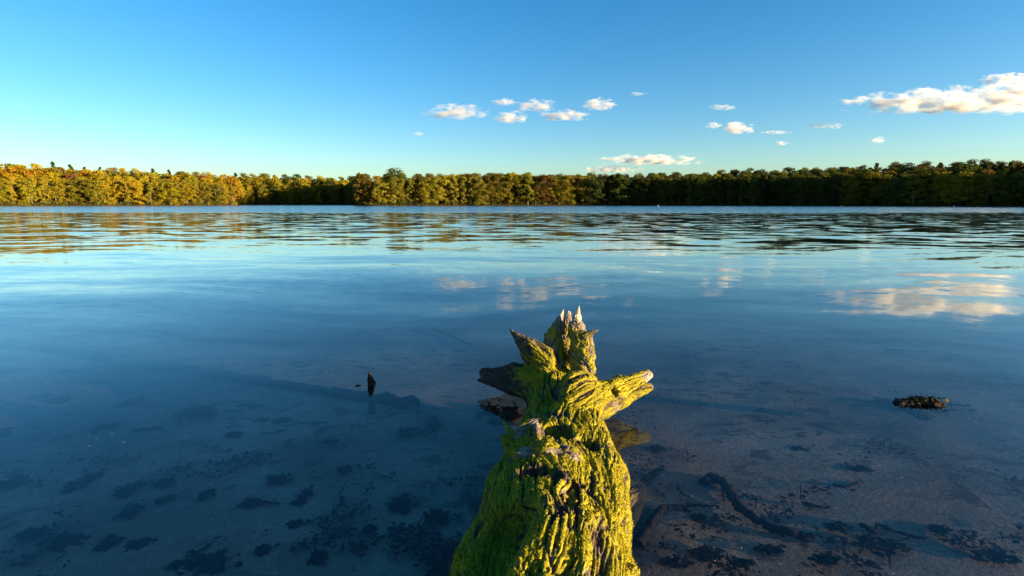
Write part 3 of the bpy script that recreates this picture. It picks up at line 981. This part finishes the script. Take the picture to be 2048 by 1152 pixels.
    c = ramp_n(n2, l, geo.outputs['Random Per Island'], [(0.0, (0.11, 0.10, 0.008)), (0.5, (0.32, 0.27, 0.009)), (1.0, (0.47, 0.37, 0.014))])
    dd = n2.new('ShaderNodeBsdfDiffuse'); l.new(c, dd.inputs['Color'])
    tt = n2.new('ShaderNodeBsdfTranslucent'); l.new(c, tt.inputs['Color'])
    mx = n2.new('ShaderNodeMixShader'); mx.inputs[0].default_value = 0.3
    l.new(dd.outputs[0], mx.inputs[1]); l.new(tt.outputs[0], mx.inputs[2]); out_node(n2, l, mx.outputs[0])
    o = link('moss', me, root, m)
    tag(o, 'short yellow-green moss growing on the log', kind='stuff')

make_log()

# ------------------------------------------------------------------ things in the shallows
def plain_mat(name, c0, c1, sc=30.0, rough=0.8):
    m, n, l = mat_new(name)
    tc = n.new('ShaderNodeTexCoord')
    t = noise_n(n, l, tc.outputs['Object'], sc, 4, 0.6)
    c = ramp_n(n, l, t.outputs[0], [(0.35, c0), (0.65, c1)])
    b = n.new('ShaderNodeBsdfPrincipled'); l.new(c, b.inputs['Base Color']); b.inputs['Roughness'].default_value = rough; b.inputs['Specular IOR Level'].default_value = 0.05
    bp = n.new('ShaderNodeBump'); bp.inputs['Strength'].default_value = 0.5; bp.inputs['Distance'].default_value = 0.004
    l.new(t.outputs[0], bp.inputs['Height']); l.new(bp.outputs[0], b.inputs['Normal'])
    out_node(n, l, b.outputs[0])
    return m

SODDEN = plain_mat('sodden_leaves', (0.010, 0.009, 0.008), (0.030, 0.024, 0.018), 40)
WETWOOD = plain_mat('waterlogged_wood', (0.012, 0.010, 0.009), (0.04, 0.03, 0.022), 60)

def on_bed(u, v):
    p = PZ(u, v, -0.12)
    for _ in range(6):
        p = PZ(u, v, float(bed_z(p[0], p[1])) + 0.008)
    return p

def litter(u, v, wpx, hpx, seed, label, group):
    rg = np.random.RandomState(seed)
    c = on_bed(u, v)
    rx = 0.75 * abs(on_bed(u + wpx / 2, v)[0] - c[0]); ry = 0.75 * abs(on_bed(u, v - hpx / 2)[1] - c[1])
    n = int(60 + 26000 * rx * ry)
    n = min(n, 900)
    q = rg.rand(n * 14, 2) * 3.2 - 1.6
    f = fbm(np.stack([q[:, 0] * 1.7 + seed * 3.7, q[:, 1] * 1.7, 0 * q[:, 0] + seed], 1), 4, 0.65)
    V = q[(f * 1.3 + 0.55 - 0.62 * np.sum(q ** 2, 1) + 0.12 * rg.normal(size=len(q))) > 0.25][:n]
    n = len(V)
    ctr = np.stack([V[:, 0] * rx, V[:, 1] * ry, 0.003 + 0.006 * rg.rand(n)], 1)
    a = rg.normal(size=(n, 3)) * (1, 1, 0.1); a /= np.linalg.norm(a, axis=1)[:, None]
    b = np.cross(a, (0, 0, 1.0) + 0.2 * rg.normal(size=(n, 3))); b /= np.linalg.norm(b, axis=1)[:, None]
    s = (0.006 + 0.012 * rg.rand(n))[:, None]
    Q = np.stack([ctr + a * s * 1.5, ctr + b * s * 0.7, ctr - a * s * 1.5, ctr - b * s * 0.7], 1).reshape(-1, 3)
    o = link('leaf_litter', mesh_from('leaf_litter', Q, np.arange(n * 4).reshape(n, 4), False), None, SODDEN)
    o.location = c
    tag(o, label, 'leaf litter', group)

def stick(name, pix, r0, r1, label, seed=0, twigs=0, cat='branch', group=None):
    rg = np.random.RandomState(seed)
    pts = [on_bed(u, v) + (0, 0, 0.6 * r0) for u, v in pix]
    org = pts[0].copy()
    # resample to a smooth line
    P4 = np.array(pts)
    t = np.linspace(0, len(pts) - 1, max(8, 7 * len(pts)))
    i = np.clip(t.astype(int), 0, len(pts) - 2); f = t - i
    def cr(i, f):
        g = lambda k: P4[np.clip(k, 0, len(P4) - 1)]
        a, b, c, d = g(i - 1), g(i), g(i + 1), g(i + 2); f = f[:, None]
        return 0.5 * (2 * b + (c - a) * f + (2 * a - 5 * b + 4 * c - d) * f ** 2 + (3 * b - a - 3 * c + d) * f ** 3)
    L = cr(i, f) - org
    L += 0.25 * r0 * rg.normal(size=L.shape)
    V, F = [], []
    rr = np.linspace(r0, r1, len(L)) * (1 + 0.12 * rg.normal(size=len(L)))
    tube_into(V, F, list(L), list(rr), 8)
    root = link(name, mesh_from(name, np.array(V), F), None, WETWOOD)
    root.location = org
    for k in range(twigs):
        j = rg.randint(2, len(L) - 2)
        d = rg.normal(size=3) * (1, 1, 0.15); d /= np.linalg.norm(d)
        V, F = [], []
        ln = r0 * (4 + 5 * rg.rand())
        tube_into(V, F, [L[j], L[j] + d * ln * 0.5 + (0, 0, 0.2 * r0), L[j] + d * ln], [r0 * 0.35, r0 * 0.25, r0 * 0.1], 6)
        link('twig', mesh_from('twig', np.array(V), F), root, WETWOOD)
    tag(root, label, cat, group)

stick('sunken_branch', [(1405, 968), (1425, 960), (1449, 974), (1477, 1016), (1516, 1047), (1575, 1071), (1627, 1083)], 0.022, 0.015,
      'long bent dark branch sunk on the bed right of the log', 1, 3, group=None)
stick('sunken_branch', [(1378, 1019), (1335, 1016), (1317, 1031), (1295, 1063), (1277, 1095)], 0.010, 0.026, 'hooked dark branch sunk close beside the log on its right', 2, 1)
stick('sunken_stick', [(1374, 1010), (1405, 1012), (1437, 1015)], 0.007, 0.004, 'short thin straight stick lying between the two sunken branches', 3, 0, 'stick')
stick('sunken_branch', [(1272, 862), (1255, 876), (1240, 890), (1225, 915)], 0.018, 0.024, 'short dark branch on the bed below the right root of the log', 4, 2)
stick('sunken_stick', [(1327, 938), (1305, 945), (1290, 957), (1282, 962)], 0.009, 0.006, 'small forked twig on the bed beside the submerged yellow root', 5, 3, 'stick')
stick('sunken_stick', [(870, 660), (905, 675), (945, 694)], 0.016, 0.008, 'thin stick under water left of the raised root spike', 6, 1, 'stick')
stick('sunken_stick', [(266, 862), (300, 860), (326, 857)], 0.011, 0.007, 'straight stick lying among litter in the left shallows', 7, 0, 'stick')
stick('sunken_stick', [(1608, 1009), (1632, 1014), (1660, 1017)], 0.008, 0.005, 'short stick on the bed right of the long bent branch', 8, 1, 'stick')
stick('sunken_stick', [(1720, 1050), (1748, 1066), (1760, 1052), (1790, 1066), (1850, 1080)], 0.010, 0.005, 'crooked twig on the bed at the lower right', 9, 4, 'stick')
stick('sunken_stick', [(1668, 972), (1690, 976), (1716, 968)], 0.009, 0.006, 'small bent stick on the bed below the floating clump', 10, 1, 'stick')
stick('sunken_stick', [(488, 1010), (512, 1005), (560, 1010)], 0.010, 0.006, 'stick with a litter tuft on the bed left of the log', 11, 2, 'stick')

stick('sunken_branch', [(60, 698), (240, 727), (430, 753), (600, 780), (720, 797), (830, 812)], 0.030, 0.050,  # dark pole added in place of the shadow band cast by the roots
      'root shadow made as a dark pole, running from the far left towards the pointed stake', 12, 0)

LIT_L = [(20, 968, 60, 35), (60, 1070, 45, 25), (120, 800, 55, 15), (129, 1084, 75, 40), (153, 970, 42, 30), (180, 958, 34, 24), (218, 1088, 40, 26), (258, 980, 42, 28),
         (262, 1024, 50, 35), (266, 804, 44, 22), (284, 1093, 66, 30), (329, 966, 30, 20), (391, 826, 95, 24), (408, 1126, 140, 50), (415, 989, 32, 20), (416, 1090, 60, 28),
         (506, 1008, 44, 14), (526, 1101, 26, 18), (560, 960, 60, 22), (608, 995, 26, 34), (637, 1117, 36, 26), (806, 1009, 60, 34), (817, 864, 45, 18), (865, 850, 40, 30), (1000, 826, 100, 44), (872, 1035, 54, 26),  # widest clump here is added to darken the bed shaded by the log
         (215, 855, 60, 16), (330, 1000, 24, 16), (470, 870, 30, 10), (660, 885, 24, 10), (690, 940, 26, 12), (740, 1060, 20, 12), (590, 1050, 26, 10)]
for k, (u, v, w, hh) in enumerate(sorted(LIT_L)):
    litter(u, v, w, hh, 100 + k, 'dark leaf litter clump on the bed left of the log, %s from the left' % ordinal(k + 1), 'leaf litter in the left shallows')
LIT_R = [(1311, 897, 36, 12), (1414, 1108, 64, 30), (1674, 1055, 46, 18), (1753, 1090, 120, 36), (1997, 1118, 95, 30), (1540, 1100, 60, 14), (1395, 1036, 26, 12), (1600, 900, 40, 10),
         (1480, 1128, 50, 14), (1650, 1120, 50, 16), (1880, 1060, 40, 14), (1720, 940, 40, 8), (1350, 1125, 60, 22), (1840, 812, 200, 26)]
for k, (u, v, w, hh) in enumerate(sorted(LIT_R)):
    litter(u, v, w, hh, 200 + k, 'dark leaf litter clump on the bed right of the log, %s from the log' % ordinal(k + 1), 'leaf litter in the right shallows')

def make_scatter():
    """fine leaf scraps and twigs strewn over the bed"""
    rg = np.random.RandomState(77)
    N = 60000
    u = -100 + 2250 * rg.rand(N); v = 600 + 570 * rg.rand(N) ** 0.8
    p = np.array([PZ(a, b, -0.12) for a, b in zip(u, v)])
    f = fbm(p * np.array((2.2, 3.0, 0)) + 4, 4, 0.6) + 0.35 * fbm(p * 0.7, 2)
    p = p[(f + 0.2 * rg.normal(size=N)) > 0.58]
    p[:, 2] = bed_z(p[:, 0], p[:, 1]) + 0.022 * np.exp(-p[:, 1] / 9) + 0.004
    n = len(p)
    a = rg.normal(size=(n, 3)) * (1, 1, 0.15); a /= np.linalg.norm(a, axis=1)[:, None]
    b = np.cross(a, (0, 0, 1.0)); b /= np.linalg.norm(b, axis=1)[:, None]
    s = 0.004 + 0.010 * rg.rand(n) ** 2; asp = np.where(rg.rand(n) < 0.15, 5.0, 1.5); th = np.where(asp > 3, 0.3, 0.8)
    a = a * (s * asp)[:, None]; b = b * (s * th)[:, None]
    Q = np.stack([p + a, p + b, p - a, p - b], 1).reshape(-1, 3)
    o = link('scattered_scraps', mesh_from('scattered_scraps', Q, np.arange(n * 4).reshape(n, 4), False), None, SODDEN)
    tag(o, 'fine dark leaf scraps and twigs strewn over the lake bed', kind='stuff')

make_scatter()

def make_specks():
    """pale seed fluff and leaf crumbs afloat on the still water"""
    rg = np.random.RandomState(61)
    V = []
    F = []
    for k in range(150):
        u, v = -50 + 2150 * rg.rand(), 640 + 520 * rg.rand() ** 0.7
        c = PZ(u, v, 0.0015)
        r = 0.0012 + 0.0014 * rg.rand() ** 3
        th0 = rg.rand() * 6.28; b = len(V)
        for j in range(6):
            th = th0 + j * 1.047
            V.append((c[0] + r * (1.4 if j % 3 == 0 else 0.8) * math.cos(th), c[1] + r * math.sin(th), c[2] + 0.0008 * (j % 2)))
        V.append((c[0], c[1], c[2] + r * 0.5))
        F += [(b + j, b + (j + 1) % 6, b + 6) for j in range(6)]
    o = link('floating_specks', mesh_from('floating_specks', V, F, False), None, plain_mat('pale_fluff', (0.30, 0.27, 0.22), (0.55, 0.52, 0.46), 20))
    tag(o, 'pale crumbs and seed fluff afloat on the near water', kind='stuff')

make_specks()

def blob_mesh(name, cones, h, seed, amp, freq, cuts=()):
    rg = np.random.RandomState(seed)
    A = np.array([np.minimum(a, b) - max(ra, rb) for a, b, ra, rb, k in cones]).min(0) - 3 * h - amp
    B = np.array([np.maximum(a, b) + max(ra, rb) for a, b, ra, rb, k in cones]).max(0) + 3 * h + amp
    n = np.ceil((B - A) / h).astype(int) + 1
    g = [A[i] + h * np.arange(n[i]) for i in range(3)]
    X = [g[0][:, None, None], g[1][None, :, None], g[2][None, None, :]]
    F = None
    for a, b, ra, rb, k in cones:
        d = cone_d(X, a, b, ra, rb)
        F = d if F is None else smin(F, d, k)
    GX = np.stack(np.meshgrid(*g, indexing='ij'), -1).reshape(-1, 3)
    F = F + amp * fbm(GX * freq + seed, 3).reshape(F.shape)
    V, Q = surface_net(F, A, h)
    return mesh_from(name, V, Q)

# dark stump standing in the water left of the log
c = PZ(741, 769, 0.0)
A3 = lambda *q: np.array(q, float)
me = blob_mesh('broken_stake', [(A3(0, 0, -0.2), A3(0.002, 0, 0.035), 0.024, 0.019, 0.01), (A3(0.002, 0, 0.035), A3(-0.002, 0, 0.078), 0.019, 0.009, 0.01),
                         (A3(0.01, 0, -0.01), A3(0.026, 0.004, 0.012), 0.012, 0.009, 0.008)], 0.004, 3, 0.004, 60.0)
o = link('broken_stake', me, None, WETWOOD); o.location = c
tag(o, 'small dark pointed stake standing out of the water left of the log', 'stake')
c = PZ(716, 772, 0.0)
me = blob_mesh('floating_bark', [(A3(-0.012, 0, 0.0), A3(0.012, 0.004, 0.002), 0.007, 0.005, 0.004)], 0.002, 5, 0.002, 120.0)
o = link('floating_bark', me, None, WETWOOD); o.location = c
tag(o, 'tiny dark scrap of bark floating beside the pointed stake', 'bark')

# clump of sodden wood and weed breaking the surface on the right
c = PZ(1836, 806, 0.0)
root = empty('weedy_clump', c); root.scale = (1.0, 1.0, 0.62)
me = blob_mesh('wood_chunk', [(A3(-0.11, 0.0, 0.0), A3(0.03, 0.01, 0.012), 0.030, 0.036, 0.02), (A3(0.03, 0.01, 0.01), A3(0.11, -0.02, 0.0), 0.034, 0.028, 0.02),
                              (A3(0.06, -0.02, 0.0), A3(0.07, -0.07, -0.01), 0.028, 0.016, 0.02), (A3(-0.02, 0.03, -0.05), A3(0.05, 0.02, -0.12), 0.05, 0.06, 0.03)], 0.005, 9, 0.012, 32.0)
link('wood_chunk', me, root, WETWOOD)
rg = np.random.RandomState(9); n = 160
pp = np.stack([rg.normal(size=n) * 0.055 + 0.03, rg.normal(size=n) * 0.022 - 0.005, 0.026 + 0.02 * rg.rand(n)], 1)
a = rg.normal(size=(n, 3)); a /= np.linalg.norm(a, axis=1)[:, None]; b = np.cross(a, rg.normal(size=(n, 3))); b /= np.linalg.norm(b, axis=1)[:, None]
s_ = (0.005 + 0.008 * rg.rand(n))[:, None]
Q = np.stack([pp + a * s_ * 1.5, pp + b * s_, pp - a * s_ * 1.5, pp - b * s_], 1).reshape(-1, 3)
o = link('weed', mesh_from('weed', Q, np.arange(n * 4).reshape(n, 4), False), root, plain_mat('weed_leaves', (0.02, 0.016, 0.008), (0.10, 0.075, 0.015), 50))
o['kind'] = 'stuff'
tag(root, 'dark clump of sodden wood and weed breaking the surface on the right', 'clump')

# white water birds far out by the shore
m, n2, l = mat_new('white_plumage')
bs = n2.new('ShaderNodeBsdfDiffuse'); tx = noise_n(n2, l, None, 8.0, 2)
l.new(ramp_n(n2, l, tx.outputs[0], [(0.3, (0.68, 0.66, 0.62)), (0.7, (0.80, 0.79, 0.76))]), bs.inputs['Color']); out_node(n2, l, bs.outputs[0])
WHITE = m
m, n2, l = mat_new('orange_bill')
bs = n2.new('ShaderNodeBsdfDiffuse'); bs.inputs['Color'].default_value = (0.5, 0.16, 0.03, 1); out_node(n2, l, bs.outputs[0])
BILL = m
body = blob_mesh('body', [(A3(-0.34, 0, 0.14), A3(0.28, 0, 0.10), 0.10, 0.20, 0.08), (A3(-0.36, 0, 0.18), A3(-0.58, 0, 0.27), 0.08, 0.015, 0.05)], 0.04, 2, 0.004, 8.0)
neck = blob_mesh('neck', [(A3(0.30, 0, 0.16), A3(0.42, 0, 0.40), 0.075, 0.05, 0.04), (A3(0.42, 0, 0.40), A3(0.36, 0, 0.62), 0.05, 0.045, 0.03), (A3(0.36, 0, 0.62), A3(0.48, 0, 0.64), 0.06, 0.035, 0.03)], 0.02, 2, 0.0, 8.0)
bill = blob_mesh('bill', [(A3(0.50, 0, 0.635), A3(0.60, 0, 0.60), 0.025, 0.010, 0.01)], 0.01, 2, 0.0, 8.0)
for (u, y, rz, lab) in ((1683, 196, 0.3, 'white water bird on the water before the dark right wood'), (1317, 205, 2.8, 'white water bird on the water right of the middle of the far shore'),
                        (1908, 172, 0.1, 'white water bird near the sunlit trees at the far right')):
    e = empty('water_bird', (world_x(u, y), y, -0.02), rz); e.scale = (0.6, 0.6, 0.6)
    link('body', body, e, WHITE); link('neck', neck, e, WHITE); link('bill', bill, e, BILL)
    tag(e, lab, 'bird', 'white birds on the lake')

# ------------------------------------------------------------------ clouds
def cloud_material(k, dens, w, hgt, seed):
    m, n, l = mat_new('cloud_vapour')
    tc = n.new('ShaderNodeTexCoord')
    ob = tc.outputs['Object']
    unit = mapping_n(n, l, ob, (2.0 / w, 2.0 / (1.5 * hgt) , 2.0 / hgt))
    sep = n.new('ShaderNodeSeparateXYZ'); l.new(unit, sep.inputs[0])
    ln = n.new('ShaderNodeVectorMath'); ln.operation = 'LENGTH'; l.new(unit, ln.inputs[0])
    t = noise_n(n, l, mapping_n(n, l, ob, (0.62, 1, 1.7), (0, 0, 0), (seed * 311.0, seed * 77.0, 0)), 2.8 / (hgt * 1.15), 7, 0.64)
    core = math_n(n, l, 'SUBTRACT', 0.62, math_n(n, l, 'POWER', ln.outputs['Value'], 2.0))
    v = math_n(n, l, 'ADD', core, math_n(n, l, 'MULTIPLY', math_n(n, l, 'SUBTRACT', t.outputs[0], 0.53), 5.4))
    # flat base
    v = math_n(n, l, 'MULTIPLY', math_n(n, l, 'MULTIPLY', v, 1.0, clamp=True), maprange(n, l, sep.outputs['Z'], -0.75, -0.35, 0.0, 1.0, True))
    pv = n.new('ShaderNodeVolumePrincipled')
    pv.inputs['Color'].default_value = (0.88, 0.868, 0.865, 1); pv.inputs['Anisotropy'].default_value = 0.2
    l.new(math_n(n, l, 'MULTIPLY', v, dens), pv.inputs['Density'])
    out_node(n, l, None, pv.outputs[0])
    return m

def make_cloud(u, v, wpx, hpx, tau, seed, label, dist=2600.0):
    c = P(u, v, dist)
    k = dist / FPX * 1.03
    w, hgt = wpx * k * 1.12, hpx * k * 1.25
    bm = bmesh.new()
    bmesh.ops.create_icosphere(bm, subdivisions=3, radius=1.0)
    rg = np.random.RandomState(seed)
    co = np.array([q.co for q in bm.verts])
    bump = 1.0 + 0.16 * fbm(co * 2.2 + seed, 3)
    for q, b in zip(bm.verts, bump):
        q.co = Vector((q.co.x * w / 2 * b, q.co.y * (1.5 * hgt) / 2 * b, max(q.co.z, -0.75) * hgt / 2 * b))
    me = bpy.data.meshes.new('cloud'); bm.to_mesh(me); bm.free()
    o = link('cloud', me, None, cloud_material(seed, tau / hgt, w, hgt, seed))
    o.location = c
    tag(o, label, 'cloud', 'small clouds in the evening sky')

CLOUDS = [
    (912, 226, 118, 38, 5, 'leftmost white cloud of the broken row above the middle'),
    (1009, 205, 50, 15, 4, 'small flat cloudlet topping the broken row above the middle'),
    (1022, 236, 66, 26, 5, 'lower left half of the double cloud in the middle row'),
    (1072, 213, 74, 26, 5, 'upper right half of the double cloud in the middle row'),
    (1128, 232, 92, 24, 5, 'low flat cloud right of the double cloud'),
    (1198, 210, 66, 26, 5, 'rightmost white cloud of the broken row above the middle'),
    (1294, 321, 196, 28, 9, 'long bright cloud low over the wood right of the middle'),
    (1222, 339, 120, 18, 7, 'low strip of cloud touching the treetops under the long cloud'),
    (1427, 251, 30, 14, 4, 'small puff left of the white cloud right of centre'),
    (1474, 257, 62, 26, 6, 'white puffy cloud right of centre above the wood'),
    (1446, 215, 54, 14, 2.0, 'faint wisp of cloud right of centre, highest there'),
    (1552, 265, 54, 9, 2.5, 'thin flat cloud streak between right puffs'),
    (1562, 287, 28, 10, 2.5, 'tiny cloudlet low between the puffs on the right'),
    (1650, 252, 76, 14, 2.0, 'thin slanting wisp left of the big cloud'),
    (1757, 281, 24, 14, 3.5, 'tiny white cloudlet below the big cloud'),
    (1900, 208, 400, 56, 9, 'big long cloud with grey base at the right edge'),
    (2030, 190, 160, 60, 9, 'tall end of the big cloud cut by the right edge'),
    (1848, 185, 62, 20, 4, 'small puff above the big cloud'),
    (1920, 176, 50, 12, 2.5, 'thin shred of cloud just above the big cloud'),
    (2012, 161, 96, 26, 6, 'white cloud at the right edge above the big cloud'),
    (836, 268, 22, 9, 2.5, 'tiny lone cloudlet left of the middle row'),
    (1276, 188, 34, 9, 1.5, 'faint small wisp above the right end of the middle row'),
]
for k, (u, v, w, hh, tau, lab) in enumerate(CLOUDS):
    make_cloud(u, v, w * 1.04, hh * (0.9 if w < 100 else 0.76), tau * 0.72, 3 + k, lab, 2600.0 + 40 * (k % 5))
